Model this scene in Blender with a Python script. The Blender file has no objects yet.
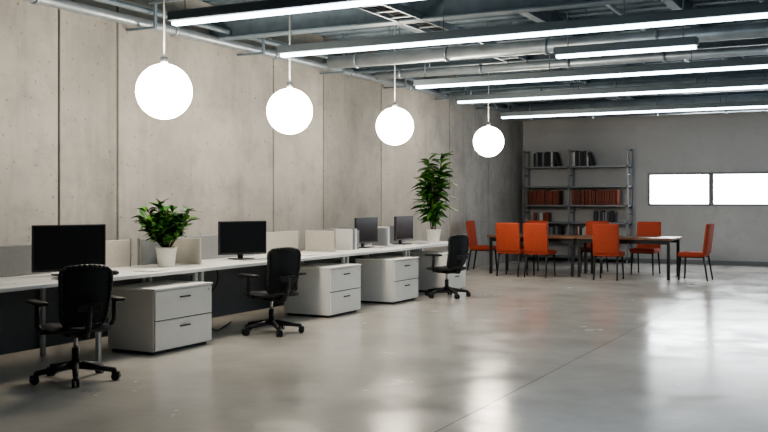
import bpy, bmesh, math, random
from mathutils import Vector, Matrix
random.seed(7)
R = math.radians

# ------------------------------------------------------------------ materials
def new_mat(name):
    m = bpy.data.materials.new(name); m.use_nodes = True
    nt = m.node_tree
    return m, nt, nt.nodes["Principled BSDF"]

def mat(name, col, rough=0.5, metal=0.0, noise=0.0, nscale=8.0, bump=0.0, bscale=60.0, spec=None):
    m, nt, b = new_mat(name)
    b.inputs["Roughness"].default_value = rough
    b.inputs["Metallic"].default_value = metal
    if spec is not None: b.inputs["Specular IOR Level"].default_value = spec
    tc = nt.nodes.new("ShaderNodeTexCoord")
    n = nt.nodes.new("ShaderNodeTexNoise"); n.inputs["Scale"].default_value = nscale
    n.inputs["Detail"].default_value = 5
    nt.links.new(tc.outputs["Object"], n.inputs["Vector"])
    r = nt.nodes.new("ShaderNodeValToRGB")
    k = max(noise, 0.02)
    r.color_ramp.elements[0].position = .3; r.color_ramp.elements[1].position = .7
    r.color_ramp.elements[0].color = (*[c*(1-k) for c in col], 1)
    r.color_ramp.elements[1].color = (*[min(1, c*(1+k)) for c in col], 1)
    nt.links.new(n.outputs["Fac"], r.inputs["Fac"])
    nt.links.new(r.outputs["Color"], b.inputs["Base Color"])
    if bump > 0:
        n2 = nt.nodes.new("ShaderNodeTexNoise"); n2.inputs["Scale"].default_value = bscale
        nt.links.new(tc.outputs["Object"], n2.inputs["Vector"])
        bp = nt.nodes.new("ShaderNodeBump"); bp.inputs["Strength"].default_value = bump
        bp.inputs["Distance"].default_value = 0.01
        nt.links.new(n2.outputs["Fac"], bp.inputs["Height"])
        nt.links.new(bp.outputs["Normal"], b.inputs["Normal"])
    return m

def emit(name, col, s):
    m, nt, b = new_mat(name)
    b.inputs["Base Color"].default_value = (*col, 1)
    b.inputs["Emission Color"].default_value = (*col, 1)
    b.inputs["Emission Strength"].default_value = s
    return m

def concrete(name, c1, c2, c3, rough, bump, stain=.75, pits=.45, big=.55, med=2.2, streak=0.0, panel=False):
    m, nt, b = new_mat(name)
    L = nt.links.new
    tc = nt.nodes.new("ShaderNodeTexCoord")
    n1 = nt.nodes.new("ShaderNodeTexNoise"); n1.inputs["Scale"].default_value = big; n1.inputs["Detail"].default_value = 9; n1.inputs["Roughness"].default_value = .62
    n2 = nt.nodes.new("ShaderNodeTexNoise"); n2.inputs["Scale"].default_value = med; n2.inputs["Detail"].default_value = 10; n2.inputs["Roughness"].default_value = .68
    n3 = nt.nodes.new("ShaderNodeTexNoise"); n3.inputs["Scale"].default_value = 22; n3.inputs["Detail"].default_value = 4
    for n in (n1, n2, n3): L(tc.outputs["Object"], n.inputs["Vector"])
    r1 = nt.nodes.new("ShaderNodeValToRGB"); r1.color_ramp.elements[0].position = .38; r1.color_ramp.elements[1].position = .62
    r1.color_ramp.elements[0].color = (*c1, 1); r1.color_ramp.elements[1].color = (*c2, 1)
    L(n1.outputs["Fac"], r1.inputs["Fac"])
    r2 = nt.nodes.new("ShaderNodeValToRGB"); r2.color_ramp.elements[0].position = .48; r2.color_ramp.elements[1].position = .74
    r2.color_ramp.elements[0].color = (0, 0, 0, 1); r2.color_ramp.elements[1].color = (stain, stain, stain, 1)
    L(n2.outputs["Fac"], r2.inputs["Fac"])
    mx = nt.nodes.new("ShaderNodeMix"); mx.data_type = 'RGBA'
    L(r2.outputs["Color"], mx.inputs[0]); L(r1.outputs["Color"], mx.inputs[6]); mx.inputs[7].default_value = (*c3, 1)
    r3 = nt.nodes.new("ShaderNodeValToRGB"); r3.color_ramp.elements[0].position = .66; r3.color_ramp.elements[1].position = .71
    r3.color_ramp.elements[0].color = (0, 0, 0, 1); r3.color_ramp.elements[1].color = (pits, pits, pits, 1)
    L(n3.outputs["Fac"], r3.inputs["Fac"])
    mx2 = nt.nodes.new("ShaderNodeMix"); mx2.data_type = 'RGBA'
    L(r3.outputs["Color"], mx2.inputs[0]); L(mx.outputs[2], mx2.inputs[6]); mx2.inputs[7].default_value = (*[c*.5 for c in c3], 1)
    out = mx2.outputs[2]
    if streak > 0:   # vertical cement runs
        mp = nt.nodes.new("ShaderNodeMapping"); mp.inputs["Scale"].default_value = (1, 3.0, .3)
        L(tc.outputs["Object"], mp.inputs["Vector"])
        n4 = nt.nodes.new("ShaderNodeTexNoise"); n4.inputs["Scale"].default_value = 1.3; n4.inputs["Detail"].default_value = 8; n4.inputs["Roughness"].default_value = .7
        L(mp.outputs[0], n4.inputs["Vector"])
        r4 = nt.nodes.new("ShaderNodeValToRGB"); r4.color_ramp.elements[0].position = .5; r4.color_ramp.elements[1].position = .72
        r4.color_ramp.elements[0].color = (0, 0, 0, 1); r4.color_ramp.elements[1].color = (streak, streak, streak, 1)
        L(n4.outputs["Fac"], r4.inputs["Fac"])
        mx3 = nt.nodes.new("ShaderNodeMix"); mx3.data_type = 'RGBA'
        L(r4.outputs["Color"], mx3.inputs[0]); L(out, mx3.inputs[6]); mx3.inputs[7].default_value = (*[c*.72 for c in c3], 1)
        out = mx3.outputs[2]
    if panel:  # each cast panel has its own tone
        g = nt.nodes.new("ShaderNodeNewGeometry")
        hs = nt.nodes.new("ShaderNodeHueSaturation")
        mr0 = nt.nodes.new("ShaderNodeMapRange"); mr0.inputs[3].default_value = .90; mr0.inputs[4].default_value = 1.10
        L(g.outputs["Random Per Island"], mr0.inputs[0]); L(mr0.outputs[0], hs.inputs["Value"]); L(out, hs.inputs["Color"])
        out = hs.outputs[0]
    L(out, b.inputs["Base Color"])
    mr = nt.nodes.new("ShaderNodeMapRange"); mr.inputs[1].default_value = .35; mr.inputs[2].default_value = .7
    mr.inputs[3].default_value = rough[0]; mr.inputs[4].default_value = rough[1]
    L(n2.outputs["Fac"], mr.inputs[0]); L(mr.outputs[0], b.inputs["Roughness"])
    bp = nt.nodes.new("ShaderNodeBump"); bp.inputs["Strength"].default_value = bump; bp.inputs["Distance"].default_value = .01
    L(n2.outputs["Fac"], bp.inputs["Height"]); L(bp.outputs["Normal"], b.inputs["Normal"])
    return m

M = {}
M['wall'] = concrete("wall_concrete", (.30, .29, .272), (.425, .408, .38), (.22, .215, .205), (.75, .9), .4, stain=.7, pits=.7, big=.5, med=1.8, streak=.35, panel=True)
M['wallb'] = concrete("back_wall_paint", (.47, .47, .465), (.54, .535, .53), (.40, .40, .40), (.8, .9), .1, pits=.15)
M['floor'] = concrete("polished_concrete", (.50, .465, .42), (.68, .64, .585), (.38, .355, .32), (.11, .30), .05, stain=.7, pits=.2, big=.45, med=1.3)
M['ceil'] = mat("ceiling_deck_paint", (.19, .245, .29), .75, noise=.25, nscale=3)
M['steel'] = mat("painted_steel_beam", (.15, .195, .235), .5, .1, noise=.15)
M['duct'] = mat("galvanised_duct", (.38, .43, .47), .38, .6, noise=.15, nscale=5)
M['housing'] = mat("lamp_housing", (.13, .16, .18), .45, .2)
M['white'] = mat("white_laminate", (.86, .85, .82), .35, noise=.02)
M['cabside'] = mat("grey_white_lacquer", (.78, .78, .77), .4, noise=.02)
M['gap'] = mat("shadow_gap_dark", (.03, .03, .035), .6)
M['legs'] = mat("powder_coat_white", (.55, .57, .58), .4)
M['deskshade'] = mat("grey_under_desk_shade", (.17, .185, .205), .7)  # dark colour stands in for the shade under the desks
M['chrome'] = mat("brushed_metal", (.55, .56, .57), .3, .9)
M['screenfab'] = mat("divider_fabric_beige", (.46, .44, .40), .9, noise=.06, nscale=40, bump=.2, bscale=200)
M['screenfab2'] = mat("divider_fabric_grey", (.24, .25, .26), .9, noise=.06, nscale=40, bump=.2, bscale=200)
M['black'] = mat("black_plastic", (.018, .019, .022), .45, noise=.1)
M['mesh'] = mat("black_chair_fabric", (.014, .016, .02), .75, noise=.3, nscale=200, bump=.5, bscale=400)
M['display'] = mat("monitor_display", (.006, .007, .009), .18)
M['orange'] = mat("rust_upholstery", (.38, .06, .026), .8, noise=.1, nscale=30, bump=.2, bscale=150)
M['tabletop'] = mat("table_wood_top", (.20, .10, .06), .35, noise=.25, nscale=4)
M['darkmetal'] = mat("dark_metal", (.03, .032, .036), .4, .5)
M['rack'] = mat("grey_shelf_metal", (.20, .22, .24), .45, .4)
M['pot'] = mat("ceramic_white", (.78, .77, .74), .3)
M['soil'] = mat("soil", (.03, .02, .013), .95, noise=.4, nscale=60)
M['leaf'] = mat("leaf_green", (.028, .11, .02), .5, noise=.45, nscale=9, spec=.3)
M['leaf2'] = mat("leaf_light_green", (.075, .22, .03), .5, noise=.35, nscale=9, spec=.3)
M['stem'] = mat("plant_stem", (.10, .085, .04), .7)
M['book_k'] = mat("binder_black", (.02, .022, .026), .5)
M['book_w'] = mat("binder_white", (.58, .58, .56), .5)
M['book_r'] = mat("binder_rust", (.22, .05, .028), .55)
M['book_r2'] = mat("binder_dark_rust", (.13, .035, .02), .55)
M['book_g'] = mat("binder_grey", (.17, .18, .20), .5)
M['globe'] = emit("opal_glass_glow", (1.0, .89, .73), 42)
M['tube'] = emit("led_tube_glow", (.76, .90, 1.0), 11)
M['winglow'] = emit("window_daylight_pane", (.93, .97, 1.0), 16)
M['frame'] = mat("window_frame_grey", (.22, .23, .24), .5)
M['paper'] = mat("paper", (.75, .75, .73), .8)

# ------------------------------------------------------------------ builder
class B:
    def __init__(s): s.bm = bmesh.new(); s.mats = []
    def mi(s, m):
        if m not in s.mats: s.mats.append(m)
        return s.mats.index(m)
    def box(s, x0, x1, y0, y1, z0, z1, m, bev=0.0, mtx=None, seg=2):
        t = bmesh.new()
        bmesh.ops.create_cube(t, size=1)
        for v in t.verts:
            v.co = Vector(((x0+x1)/2+v.co.x*(x1-x0), (y0+y1)/2+v.co.y*(y1-y0), (z0+z1)/2+v.co.z*(z1-z0)))
        if bev > 0:
            bmesh.ops.bevel(t, geom=list(t.edges), offset=bev, segments=seg, affect='EDGES', profile=.5)
        s._add(t, m, mtx, smooth=(bev > 0.012))
    def _add(s, t, m, mtx=None, smooth=False):
        i = s.mi(m); vm = {}
        for v in t.verts:
            vm[v] = s.bm.verts.new(mtx @ v.co if mtx else v.co)
        for f in t.faces:
            try:
                nf = s.bm.faces.new([vm[v] for v in f.verts]); nf.material_index = i; nf.smooth = smooth or f.smooth
            except ValueError: pass
        t.free()
    def cyl(s, p1, p2, r, m, r2=None, seg=16, mtx=None, caps=True):
        p1 = Vector(p1); p2 = Vector(p2); r2 = r if r2 is None else r2
        d = p2-p1; q = d.to_track_quat('Z', 'Y').to_matrix()
        t = bmesh.new(); a = []; b = []
        for k in range(seg):
            an = 2*math.pi*k/seg; u = Vector((math.cos(an), math.sin(an), 0))
            a.append(t.verts.new(p1+q@(u*r))); b.append(t.verts.new(p2+q@(u*r2)))
        for k in range(seg):
            f = t.faces.new((a[k], a[(k+1) % seg], b[(k+1) % seg], b[k])); f.smooth = True
        if caps:
            t.faces.new(list(reversed(a))); t.faces.new(b)
        s._add(t, m, mtx)
    def path(s, pts, r, m, seg=10):
        for i in range(len(pts)-1):
            s.cyl(pts[i], pts[i+1], r, m, seg=seg)
            if i: s.sph(pts[i], r, m, 8, 6)
    def sph(s, c, r, m, u=24, v=16, sc=(1, 1, 1)):
        t = bmesh.new(); bmesh.ops.create_uvsphere(t, u_segments=u, v_segments=v, radius=r)
        for w in t.verts: w.co = Vector((w.co.x*sc[0], w.co.y*sc[1], w.co.z*sc[2]))+Vector(c)
        s._add(t, m, None, True)
    def lathe(s, prof, m, seg=32, c=(0, 0, 0)):
        t = bmesh.new(); rings = []
        for r, z in prof:
            rings.append([t.verts.new((c[0]+r*math.cos(2*math.pi*k/seg), c[1]+r*math.sin(2*math.pi*k/seg), c[2]+z)) for k in range(seg)])
        for a, b in zip(rings, rings[1:]):
            for k in range(seg):
                f = t.faces.new((a[k], a[(k+1) % seg], b[(k+1) % seg], b[k])); f.smooth = True
        s._add(t, m)
    def grid(s, fn, nu, nv, m, thick=0):
        t = bmesh.new(); g = [[t.verts.new(fn(i/nu, j/nv)) for j in range(nv+1)] for i in range(nu+1)]
        for i in range(nu):
            for j in range(nv):
                f = t.faces.new((g[i][j], g[i+1][j], g[i+1][j+1], g[i][j+1])); f.smooth = True
        if thick: 
            bmesh.ops.recalc_face_normals(t, faces=t.faces)
            bmesh.ops.solidify(t, geom=list(t.faces), thickness=thick)
            for f in t.faces: f.smooth = True
        s._add(t, m)
    def done(s, name, loc=(0, 0, 0), rz=0):
        me = bpy.data.meshes.new(name+"_mesh"); s.bm.to_mesh(me); s.bm.free()
        for m in s.mats: me.materials.append(m)
        ob = bpy.data.objects.new(name, me); bpy.context.collection.objects.link(ob)
        ob.location = loc; ob.rotation_euler = (0, 0, rz); return ob

def dup(ob, name, loc, rz):
    o = ob.copy(); o.name = name; bpy.context.collection.objects.link(o)
    o.location = loc; o.rotation_euler = (0, 0, rz); return o

# ------------------------------------------------------------------ room
XW, XR, YF, YB, ZC = -7.6, 4.5, -3.0, 21.75, 3.9
b = B(); b.box(XW-.3, XR+.3, YF-.3, YB+.3, -.2, 0, M['floor']); floor = b.done("floor")
b = B()
b.box(-2.403, -2.397, YF, YB, 0, .0006, M['gap'])
b.done("trim_floor_joint")

b = B(); b.box(XW-.3, XW-.05, YF, YB, 0, ZC, M['gap'])
seams = [YF, -.9, 1.2, 3.3, 5.3, 7.29, 8.15, 11.24, 12.6, 14.5, 17.4, 19.5, YB]
for a, c in zip(seams, seams[1:]):
    b.box(XW-.05, XW, a+.014, c-.014, 0.0, ZC, M['wall'], bev=.006, seg=1)
b.done("wall_left")
wx0, wx1, wz0, wz1 = -4.68, .75, 1.27, 2.0
b = B()
b.box(XW, wx0, YB, YB+.25, 0, ZC, M['wallb']); b.box(wx1, XR, YB, YB+.25, 0, ZC, M['wallb'])
b.box(wx0, wx1, YB, YB+.25, 0, wz0, M['wallb']); b.box(wx0, wx1, YB, YB+.25, wz1, ZC, M['wallb'])
b.done("wall_back")
b = B(); b.box(XR, XR+.25, YF, YB, 0, ZC, M['wallb']); b.done("wall_right")
b = B(); b.box(XW, XR, YF-.25, YF, 0, ZC, M['wallb']); b.done("wall_front")
b = B(); b.box(XW, XR, YB-.015, YB, 0, .09, M['frame']); b.done("baseboard_back")
w = (wx1-wx0)/4
for i in range(4):
    b = B(); x0 = wx0+i*w+.004; x1 = x0+w-.008; t = .045
    b.box(x0, x1, YB-.01, YB+.09, wz0, wz0+t, M['frame']); b.box(x0, x1, YB-.01, YB+.09, wz1-t, wz1, M['frame'])
    b.box(x0, x0+t, YB-.01, YB+.09, wz0+t, wz1-t, M['frame']); b.box(x1-t, x1, YB-.01, YB+.09, wz0+t, wz1-t, M['frame'])
    b.box(x0+t, x1-t, YB+.05, YB+.06, wz0+t, wz1-t, M['winglow'])
    b.done("window_%d" % (i+1))

# ceiling with ribbed deck
b = B(); b.box(XW-.3, XR+.3, YF-.3, YB+.3, ZC+.06, ZC+.3, M['ceil'])
y = YF
while y < YB:
    b.box(XW-.3, XR+.3, y, y+.16, ZC, ZC+.06, M['ceil']); y += .32
b.done("ceiling")

def beamY(x, z0, z1, y0=YF, y1=YB, wd=.16):
    b = B()
    b.box(x-wd/2, x+wd/2, y0, y1, z0, z0+.02, M['steel']); b.box(x-wd/2, x+wd/2, y0, y1, z1-.02, z1, M['steel'])
    b.box(x-.012, x+.012, y0, y1, z0+.02, z1-.02, M['steel']); return b.done("ceiling_beam")
def beamX(y, z0, z1, x0=XW, x1=XR, wd=.16):
    b = B()
    b.box(x0, x1, y-wd/2, y+wd/2, z0, z0+.02, M['steel']); b.box(x0, x1, y-wd/2, y+wd/2, z1-.02, z1, M['steel'])
    b.box(x0, x1, y-.012, y+.012, z0+.02, z1-.02, M['steel']); return b.done("ceiling_beam")
for x in (-5.6, -3.9, -2.2, -.5, 1.2, 3.0): beamY(x, 3.68, ZC, wd=.12)
for y in (4.6, 9.8, 13.4, 16.6, 20.6): beamX(y, 3.42, 3.68, wd=.18)

# pipes along the left wall
b = B()
b.cyl((XW+.16, YF, 3.40), (XW+.16, YB, 3.40), .055, M['duct'])
b.cyl((XW+.16, YF, 3.56), (XW+.16, YB, 3.56), .035, M['duct'])
b.cyl((XW+.34, YF, 3.50), (XW+.34, YB, 3.50), .03, M['steel'])
y = YF+.8
while y < YB:
    b.box(XW, XW+.42, y-.02, y+.02, 3.31, 3.335, M['steel']); b.box(XW+.40, XW+.42, y-.02, y+.02, 3.335, ZC, M['steel'])
    b.cyl((XW+.16, y+.6, 3.40), (XW+.16, y+.66, 3.40), .068, M['duct']); y += 2.1
b.done("wall_pipe_run")
b = B()
def duct(b, y, z, r, x0, x1):
    b.cyl((x0, y, z), (x1, y, z), r, M['duct'], seg=24)
    x = x0+.4
    while x < x1:
        b.cyl((x, y, z), (x+.04, y, z), r+.012, M['duct'], seg=24); x += 1.3
    x = x0+.9
    while x < x1:
        b.cyl((x, y, z+r), (x, y, ZC), .008, M['steel'], seg=6); x += 2.6
duct(b, 11.1, 3.24, .085, -6.6, XR); b.done("ventilation_duct")
b = B(); duct(b, 13.0, 3.30, .06, -6.9, XR); b.done("ventilation_duct")
b = B(); duct(b, 16.1, 3.25, .12, -7.0, XR); b.done("ventilation_duct")
b = B(); duct(b, 19.4, 3.25, .17, -7.0, XR); b.done("ventilation_duct")
b = B()
for x in (-4.9, -4.6): b.box(x-.01, x+.01, 2, YB-.5, 3.42, 3.50, M['duct'])
y = 2.2
while y < YB-.6:
    b.box(-4.89, -4.61, y, y+.03, 3.43, 3.445, M['duct']); y += .35
for k, xx in enumerate((-4.83, -4.77, -4.71)): b.cyl((xx, 2, 3.46), (xx, YB-.5, 3.46), .014, M['black'], seg=8)
y = 3
while y < YB-.5:
    for x in (-4.92, -4.58): b.cyl((x, y, 3.42), (x, y, ZC), .006, M['steel'], seg=6)
    y += 2.4
b.done("ceiling_cable_tray")
b = B()
for yy, zz in ((7.6, 3.55), (8.1, 3.55), (12.0, 3.34), (18.3, 3.38)):
    b.cyl((-7.1, yy, zz), (XR, yy, zz), .022, M['duct'], seg=8)
    for x in (-6, -3, 0, 3): b.cyl((x, yy, zz), (x, yy, ZC), .006, M['steel'], seg=6)
b.done("ceiling_conduit")
b = B()
for xx in (-3.0, -1.3, .4, 2.2):
    b.cyl((xx, YF, 3.80), (xx, YB, 3.80), .03, M['duct'], seg=10)
b.done("ceiling_conduit")

def linear(y, x0, x1, z=3.0):
    b = B()
    b.box(x0, x1, y-.07, y+.07, z+.015, z+.10, M['housing'], bev=.006, seg=1)
    b.box(x0+.02, x1-.02, y-.035, y+.035, z-.02, z+.015, M['tube'], bev=.01, seg=2)
    n = max(2, int((x1-x0)/1.8)+1)
    for i in range(n):
        x = x0+.15+(x1-x0-.3)*i/(n-1); b.cyl((x, y, z+.1), (x, y, ZC), .006, M['steel'], seg=6)
    b.done("linear_ceiling_light")
linear(6.84, -5.73, 3.5); linear(8.9, -5.93, 3.5); linear(12.3, -5.9, 3.5)
linear(14.5, -6.2, 3.5); linear(17.6, -6.6, 3.5); linear(10.4, -3.26, -1.72)

for (y, z) in ((7.05, 2.42), (9.2, 2.41), (11.85, 2.42), (15.4, 2.40)):
    b = B(); b.sph((0, 0, 0), .26, M['globe'], 48, 32)
    b.cyl((0, 0, .25), (0, 0, .32), .035, M['chrome']); b.cyl((0, 0, .32), (0, 0, ZC-z-.03), .009, M['legs'], seg=8)
    b.cyl((0, 0, ZC-z-.03), (0, 0, ZC-z), .06, M['chrome'])
    b.done("globe_pendant_lamp", (-6.0, y, z))

# ------------------------------------------------------------------ desks
DX0, DX1, DZ = -6.82, -5.95, .73
def desk(y0, y1, extra=None):
    b = B()
    b.box(DX0, DX1, y0+.004, y1-.004, DZ-.035, DZ, M['white'], bev=.004, seg=1)
    b.box(DX0+.03, DX0+.05, y0+.01, y1-.01, .06, DZ-.036, M['deskshade'])  # added sheet that paints under-desk shade over the lit wall behind
    b.box(DX0+.12, DX0+.16, y0+.1, y1-.1, DZ-.12, DZ-.035, M['legs'])
    ys = [y0+.05, y1-.05]+([extra] if extra else [])
    for y in ys:
        for x in (DX0+.1, DX1-.1):
            b.box(x-.02, x+.02, y-.02, y+.02, 0, DZ-.035, M['legs'], bev=.004, seg=1)
        b.box(DX0+.1, DX1-.1, y-.02, y+.02, DZ-.075, DZ-.035, M['legs'])
    b.done("office_desk")
desk(2.2, 4.9); desk(4.9, 7.62, 6.25); desk(7.62, 10.55); desk(10.55, 12.32); desk(12.32, 14.3)
def screen(y0, y1, m, x=DX0+.03, z1=1.0):
    b = B(); b.box(x-.018, x+.018, y0, y1, DZ, z1, m, bev=.006, seg=1)
    b.box(x-.02, x+.02, y0-.012, y0, DZ, z1+.005, M['chrome']); b.box(x-.02, x+.02, y1, y1+.012, DZ, z1+.005, M['chrome'])
    b.done("desk_divider_screen")
screen(2.4, 4.6, M['screenfab2']); screen(4.7, 6.4, M['screenfab2']); screen(6.75, 7.45, M['screenfab'])
screen(7.6, 8.25, M['screenfab2']); screen(8.35, 9.6, M['screenfab2']); screen(9.85, 10.6, M['screenfab'])
screen(10.85, 11.5, M['screenfab2']); screen(11.6, 12.5, M['screenfab2']); screen(12.65, 13.75, M['screenfab2'])
def xscreen(y):
    b = B(); b.box(DX0+.06, DX0+.5, y-.015, y+.015, DZ, 1.0, M['screenfab'], bev=.005, seg=1); b.done("desk_divider_screen")
xscreen(8.0); xscreen(10.75)

def cabinet(y0, y1, x1=-5.8, d=.6, h=.60):
    b = B(); wd = y1-y0
    b.box(-d, -.02, -wd/2, wd/2, .03, h-.02, M['cabside'], bev=.003, seg=1)
    b.box(-d-.005, .004, -wd/2-.004, wd/2+.004, h-.02, h, M['white'], bev=.003, seg=1)
    b.box(-d+.03, -.05, -wd/2+.03, wd/2-.03, 0, .03, M['gap'])
    b.box(-.022, -.018, -wd/2+.012, wd/2-.012, .04, h-.03, M['gap'])
    zs = [(.04, .30), (.31, h-.03)]
    for z0, z1 in zs:
        b.box(-.02, 0, -wd/2+.008, wd/2-.008, z0, z1, M['white'], bev=.003, seg=1)
        b.box(.0, .018, -.07, .07, z1-.075, z1-.062, M['darkmetal'], bev=.003, seg=1)
    b.cyl((0, wd/2-.06, h-.06), (.004, wd/2-.06, h-.06), .010, M['chrome'], seg=12)
    b.done("drawer_cabinet", (x1, (y0+y1)/2, 0))
cabinet(6.69, 7.52, d=.56); cabinet(9.78, 10.52, d=.66); cabinet(11.45, 12.2, d=.6); cabinet(13.2, 13.92, d=.6)

def monitor(loc, rz, w=.62, h=.38, zc=.245):
    b = B()
    b.box(-.02, .012, -w/2, w/2, zc-h/2, zc+h/2, M['black'], bev=.005)
    b.box(.0118, .0135, -w/2+.014, w/2-.014, zc-h/2+.022, zc+h/2-.014, M['display'])
    b.box(-.05, -.02, -.13, .13, zc-.10, zc+.10, M['black'], bev=.01)
    b.box(-.075, -.045, -.03, .03, .012, zc, M['darkmetal'], bev=.006)
    b.box(-.14, .07, -.12, .12, 0, .012, M['darkmetal'], bev=.005)
    b.done("computer_monitor", (loc[0], loc[1], DZ), rz)
monitor((-6.42, 6.28), R(-24), .66, .41); monitor((-6.42, 8.88), R(-26), .60, .375)
monitor((-6.45, 11.86), R(-2), .6, .36); monitor((-6.45, 13.05), R(0), .6, .36)
def keyboard(loc, rz):
    b = B(); b.box(-.07, .07, -.22, .22, 0, .014, M['white'], bev=.004, seg=1)
    for i in range(4):
        b.box(-.06+i*.031, -.034+i*.031, -.21, .21, .014, .019, M['book_g'], bev=.002, seg=1)
    b.done("computer_keyboard", (*loc, DZ), rz)
def mouse(loc):
    b = B(); b.sph((0, 0, .0), .05, M['black'], 16, 10, (1, .6, .42))
    b.done("computer_mouse", (loc[0], loc[1], DZ+.0212), 0)
keyboard((-6.13, 6.1), R(-15)); mouse((-6.1, 6.5)); keyboard((-6.13, 8.75), R(-15)); mouse((-6.1, 9.12))
keyboard((-6.15, 11.85), 0); keyboard((-6.15, 13.0), 0)
b = B()
for k, (yy, cc, hh) in enumerate(((0, 'book_w', .28), (.06, 'book_g', .3), (.12, 'book_w', .28), (.18, 'book_g', .26))):
    b.box(-.12, .12, yy, yy+.052, 0, hh, M[cc], bev=.003, seg=1)
b.done("desk_binders", (-6.45, 11.2, DZ))
b = B()
for k, (yy, cc, hh) in enumerate(((0, 'book_g', .26), (.06, 'book_w', .28))):
    b.box(-.12, .12, yy, yy+.052, 0, hh, M[cc], bev=.003, seg=1)
b.done("desk_binders", (-6.55, 12.42, DZ))
for (x, y, r) in ((-6.15, 7.05, 10), (-6.2, 9.9, -15), (-6.25, 5.3, 5)):
    b = B(); b.box(-.105, .105, -.15, .15, 0, .006, M['paper'])
    b.box(-.1, .11, -.14, .15, .006, .010, M['paper'], mtx=Matrix.Rotation(R(6), 4, 'Z')); b.done("paper_stack", (x, y, DZ), R(r))
b = B()
def hang(pts):
    out = []
    P = [Vector(p) for p in pts]
    for i in range(len(P)-1):
        p0 = P[max(i-1, 0)]; p1 = P[i]; p2 = P[i+1]; p3 = P[min(i+2, len(P)-1)]
        for k in range(8):
            t = k/8
            out.append(.5*((2*p1)+(p2-p0)*t+(2*p0-5*p1+4*p2-p3)*t*t+(3*p1-p0-3*p2+p3)*t**3))
    out.append(P[-1]); return out
b.path(hang([(-6.4, 7.95, .69), (-6.35, 7.92, .45), (-6.38, 8.0, .25), (-6.3, 8.2, .02), (-6.45, 8.6, .012), (-6.6, 8.9, .012)]), .008, M['black'], 6)
b.path(hang([(-6.5, 8.5, .69), (-6.45, 8.45, .5), (-6.5, 8.3, .3), (-6.6, 8.35, .02)]), .006, M['black'], 6)
b.done("power_cable")

# ------------------------------------------------------------------ office chair (faces +X)
def office_chair():
    b = B()
    for k in range(5):
        a = 2*math.pi*k/5+.3; mt = Matrix.Rotation(a, 4, 'Z')
        ux, uy = math.cos(a), math.sin(a)
        b.cyl((ux*.03, uy*.03, .115), (ux*.31, uy*.31, .078), .03, M['black'], r2=.019, seg=10)
        b.cyl((ux*.31, uy*.31, .085), (ux*.31, uy*.31, .045), .012, M['black'], seg=8)
        for s in (-1, 1):
            c = Vector((ux*.315, uy*.315, .031)); n = Vector((-uy, ux, 0))
            b.cyl(c+n*s*.006, c+n*s*.028, .031, M['black'], seg=16)
        b.box(.285, .345, -.022, .022, .05, .068, M['black'], bev=.004, seg=1, mtx=mt)
    b.cyl((0, 0, .09), (0, 0, .15), .045, M['black']); b.cyl((0, 0, .15), (0, 0, .25), .028, M['black'])
    b.cyl((0, 0, .25), (0, 0, .36), .016, M['chrome'])
    b.box(-.12, .12, -.09, .09, .345, .39, M['black'], bev=.012)
    b.cyl((.05, -.09, .365), (.05, -.24, .355), .008, M['black'], seg=8)
    def seat(u, v, top=True):
        x = -.23+u*.48; y = -.25+v*.5
        e = 1-max(abs(2*u-1), abs(2*v-1))**6
        z = .455-.02*(1-abs(2*v-1)**2)-.035*max(0, u-.75)**1.2*4 if top else .385
        sx = 1-.10*abs(2*v-1)**3; sy = 1-.12*abs(2*u-1)**4
        zz = z*e+.415*(1-e)
        return Vector((.01+(x-.01)*sx, y*sy, zz))
    b.grid(lambda u, v: seat(u, v), 16, 16, M['mesh']); b.grid(lambda u, v: seat(u, 1-v, False), 16, 16, M['mesh'])
    def hw(v):
        w = .165+.035*v**.7
        if v > .86: w -= .05*((v-.86)/.14)**2.4
        if v < .12: w -= .025*((.12-v)/.12)**2
        return w
    def bx(v): return -.225-.07*v-.025*math.sin(math.pi*v)+.01
    def back(u, v):
        y = (2*u-1)*hw(v); x = bx(v)+.05*(2*u-1)**2
        return Vector((x, y, .45+v*.45-.015*(2*u-1)**2*v))
    b.grid(back, 14, 20, M['mesh'], thick=.026)
    edge = [back(0, v/14) for v in range(15)]+[back(u/8, 1) for u in range(1, 8)]+[back(1, 1-v/14) for v in range(15)]+[back(1-u/8, 0) for u in range(1, 9)]
    b.path(edge, .016, M['black'], 8)
    b.path([Vector((-.10, 0, .37)), Vector((-.24, 0, .37)), Vector((-.285, 0, .44)), Vector((-.315, 0, .60))], .024, M['black'], 10)
    b.box(-.33, -.285, -.10, .10, .56, .62, M['black'], bev=.012)
    for s in (-1, 1):
        b.path([Vector((0, s*.10, .38)), Vector((0, s*.27, .39)), Vector((-.02, s*.30, .45)), Vector((-.03, s*.30, .61))], .019, M['black'], 8)
        b.box(-.17, .12, s*.30-.042, s*.30+.042, .605, .635, M['black'], bev=.013)
    return b.done("office_chair", (-5.58, 5.52, 0), R(154))
oc = office_chair()
dup(oc, "office_chair.001", (-5.72, 8.42, 0), R(158))
dup(oc, "office_chair.002", (-5.6, 12.72, 0), R(160))

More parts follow.
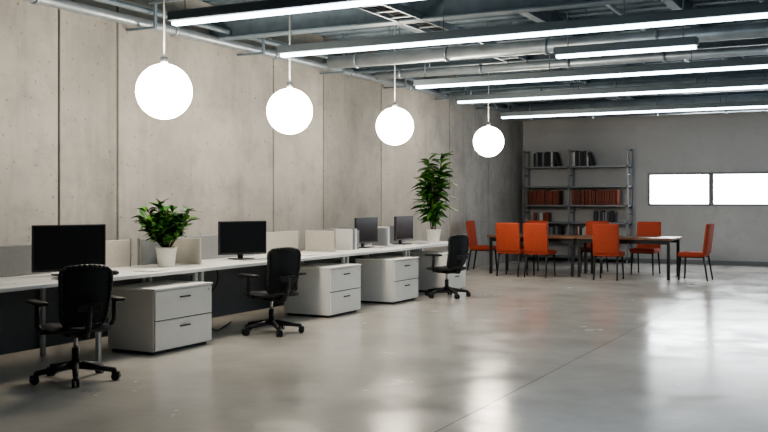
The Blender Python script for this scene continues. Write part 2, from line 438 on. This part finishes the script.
# ------------------------------------------------------------------ meeting table & chairs
TY0, TY1, TX0, TX1, TZ = 17.1, 18.1, -6.7, -3.27, .73
mid = (TX0+TX1)/2
def mtable(x0, x1):
    b = B(); cx = (x0+x1)/2; L = (x1-x0)/2-.004; W = (TY1-TY0)/2
    b.box(-L, L, -W, W, TZ-.04, TZ, M['tabletop'], bev=.005, seg=1)
    b.box(-L+.04, L-.04, -W+.05, -W+.07, TZ-.11, TZ-.04, M['darkmetal']); b.box(-L+.04, L-.04, W-.07, W-.05, TZ-.11, TZ-.04, M['darkmetal'])
    for sx in (-1, 1):
        for sy in (-1, 1):
            b.box(sx*(L-.06)-.025, sx*(L-.06)+.025, sy*(W-.06)-.025, sy*(W-.06)+.025, 0, TZ-.04, M['darkmetal'], bev=.003, seg=1)
    b.done("meeting_table", (cx, (TY0+TY1)/2, 0))
mtable(TX0, mid); mtable(mid, TX1)
def dining_chair():
    b = B()
    b.box(-.22, .23, -.235, .235, .41, .49, M['orange'], bev=.024, seg=3)
    mt = Matrix.Translation((-.21, 0, .46)) @ Matrix.Rotation(R(-7), 4, 'Y')
    b.box(-.032, .028, -.23, .23, -.0, .53, M['orange'], bev=.024, seg=3, mtx=mt)
    for s in (-1, 1):
        b.cyl((.19, s*.19, .43), (.215, s*.205, 0), .018, M['darkmetal'], r2=.013, seg=10)
        b.cyl((-.2, s*.19, .43), (-.27, s*.205, 0), .018, M['darkmetal'], r2=.013, seg=10)
        b.cyl((-.19, s*.19, .405), (.19, s*.19, .405), .011, M['darkmetal'], seg=8)
    b.cyl((.19, -.19, .405), (.19, .19, .405), .011, M['darkmetal'], seg=8)
    return b.done("dining_chair", (-7.08, 17.9, 0), R(5))
dc = dining_chair()
spots = [(-2.95, 17.45, 178), (-6.23, 18.38, -90), (-4.98, 18.38, -90), (-4.0, 18.38, -90), (-5.56, 16.86, 88), (-4.3, 16.86, 92), (-6.1, 16.88, 93)]
for i, (x, y, a) in enumerate(spots): dup(dc, "dining_chair.%03d" % (i+1), (x, y, 0), R(a+random.uniform(-4, 4)))

# ------------------------------------------------------------------ shelf rack
SX0, SX1, SY0, SY1 = -7.43, -5.03, 21.3, 21.7
zs = [.12, .5, .9, 1.29, 1.72, 2.17]
b = B()
for x in (SX0, (SX0+SX1)/2-.12, SX1):
    for y in (SY0, SY1): b.box(x-.02, x+.02, y-.02, y+.02, 0, 2.55, M['rack'])
    for z in (.3, 1.1, 1.95, 2.5): b.box(x-.01, x+.01, SY0, SY1, z, z+.03, M['rack'])
for z in zs: b.box(SX0-.02, SX1+.02, SY0-.02, SY1+.02, z-.035, z, M['rack'])
b.done("shelving_rack")
def books(x0, x1, z, kinds, h, name, var=.08, lean=False):
    b = B(); x = x0
    while x < x1-.08:
        t = random.uniform(.035, .08); hh = h*random.uniform(1-var, 1.03); dp = random.uniform(.0, .04)
        b.box(x, x+t-.007, SY0+.02+dp, SY0+.29, z, z+hh, M[random.choice(kinds)], bev=.003, seg=1)
        if h > .28: b.cyl((x+t/2-.004, SY0+.018+dp, z+.07), (x+t/2-.004, SY0+.022+dp, z+.07), .012, M['gap'], seg=10)
        x += t
    if lean:
        mt = Matrix.Translation((x+.10, 0, z)) @ Matrix.Rotation(R(-17), 4, 'Y')
        b.box(-.05, 0, SY0+.03, SY0+.27, 0, h*.9, M[kinds[0]], bev=.003, seg=1, mtx=mt)
    b.done(name)
books(-7.2, -6.62, 2.17, ['book_k', 'book_k', 'book_k', 'book_w', 'book_g'], .36, "shelf_binders", .15, True)
books(-6.28, -5.85, 2.17, ['book_k', 'book_g', 'book_k', 'book_w'], .36, "shelf_binders", .15, True)
books(-7.35, -6.5, 1.29, ['book_r', 'book_r', 'book_r2'], .33, "shelf_books", .05)
books(-6.3, -5.2, 1.29, ['book_r', 'book_r', 'book_r2'], .33, "shelf_books", .05)
books(-7.2, -6.8, .9, ['book_w', 'book_g', 'book_r'], .24, "shelf_books", .25)
books(-5.8, -5.3, .9, ['book_k', 'book_g', 'book_k'], .27, "shelf_binders", .2)
books(-7.0, -6.5, .5, ['book_k', 'book_g'], .3, "shelf_binders")
books(-6.2, -5.5, .5, ['book_k', 'book_w', 'book_r'], .3, "shelf_binders")

# ------------------------------------------------------------------ plants
def leaf(b, base, d, L, W, m):
    d = d.normalized(); up = Vector((0, 0, 1)); side = d.cross(up)
    if side.length < .1: side = Vector((1, 0, 0))
    side.normalize(); nrm = side.cross(d).normalized()
    roll = random.uniform(-.5, .5); side, nrm = side*math.cos(roll)+nrm*math.sin(roll), nrm*math.cos(roll)-side*math.sin(roll)
    t = bmesh.new(); n = 6; rows = []
    droop = random.uniform(.15, .45)
    for i in range(n+1):
        u = i/n; wv = W*math.sin(math.pi*min(1, (u*.93+.03)))**.8*(1-.25*u)
        c = base+d*L*u+Vector((0, 0, -1))*droop*L*u*u
        rows.append([t.verts.new(c-side*wv+nrm*wv*.3), t.verts.new(c), t.verts.new(c+side*wv+nrm*wv*.3)])
    for a, c in zip(rows, rows[1:]):
        for k in range(2):
            f = t.faces.new((a[k], a[k+1], c[k+1], c[k])); f.smooth = True
    b._add(t, m)
def pot(b, r, h):
    b.lathe([(0, 0), (r*.72, 0), (r*.78, .01), (r, h-.02), (r*1.05, h-.018), (r*1.05, h), (r*.93, h), (r*.92, h-.03), (0, h-.03)], M['pot'])
    b.lathe([(0, h-.02), (r*.92, h-.022)], M['soil'])
def bushy():
    b = B(); pot(b, .105, .20)
    for s in range(42):
        a = random.uniform(0, 6.283); tilt = random.uniform(0, 1.0)**.7*.68
        Ls = random.uniform(.24, .58)*(1-.34*tilt)
        d = Vector((math.cos(a)*math.sin(tilt), math.sin(a)*math.sin(tilt), math.cos(tilt)))
        p0 = Vector((d.x*.04, d.y*.04, .17)); p1 = p0+d*Ls
        b.cyl(p0, p1, .005, M['stem'], r2=.003, seg=6)
        for k in range(11):
            t = random.uniform(.3, 1); q = p0+(p1-p0)*t
            aa = random.uniform(0, 6.283)
            dd = (d*.6+Vector((math.cos(aa), math.sin(aa), random.uniform(-.1, .8)))).normalized()
            leaf(b, q, dd, random.uniform(.10, .15), random.uniform(.028, .042), M['leaf'] if random.random() < .55 else M['leaf2'])
    return b.done("potted_plant", (-6.38, 7.53, DZ))
bushy()
def tall():
    b = B(); pot(b, .12, .20)
    for s in range(5):
        a = s*1.256; p = Vector((math.cos(a)*.03, math.sin(a)*.03, .17)); pts = [p]
        H = [1.24, 1.0, 1.15, .95, 1.05][s]
        for k in range(1, 7):
            pts.append(Vector((math.cos(a)*(.03+.02*k), math.sin(a)*(.03+.02*k), .17+H*k/6)))
        b.path(pts, .009, M['stem'], 6)
        for k in range(72):
            t = random.uniform(.1, 1)**.85; i = min(5, int(t*6)); q = pts[i].lerp(pts[i+1], t*6-i)
            aa = random.uniform(0, 6.283)
            dd = Vector((math.cos(aa), math.sin(aa), random.uniform(-.1, .9)))
            leaf(b, q, dd, random.uniform(.18, .32)*(1.1-.5*abs(t-.45)), random.uniform(.032, .052), M['leaf'] if random.random() < .55 else M['leaf2'])
    return b.done("potted_plant", (-6.42, 14.05, DZ))
tall()

# ------------------------------------------------------------------ world & camera
wld = bpy.data.worlds.new("World"); bpy.context.scene.world = wld; wld.use_nodes = True
wld.node_tree.nodes["Background"].inputs[0].default_value = (.05, .07, .09, 1)
cam = bpy.data.cameras.new("Camera"); co = bpy.data.objects.new("Camera", cam); bpy.context.collection.objects.link(co)
co.location = (0, 0, 1.4); co.rotation_euler = (R(90), 0, R(27.5)); cam.lens = 45; cam.sensor_width = 36
cam.shift_y = -16/768
bpy.context.scene.camera = co
try: bpy.context.scene.view_settings.look = 'AgX - Medium High Contrast'
except Exception as e: print(e)
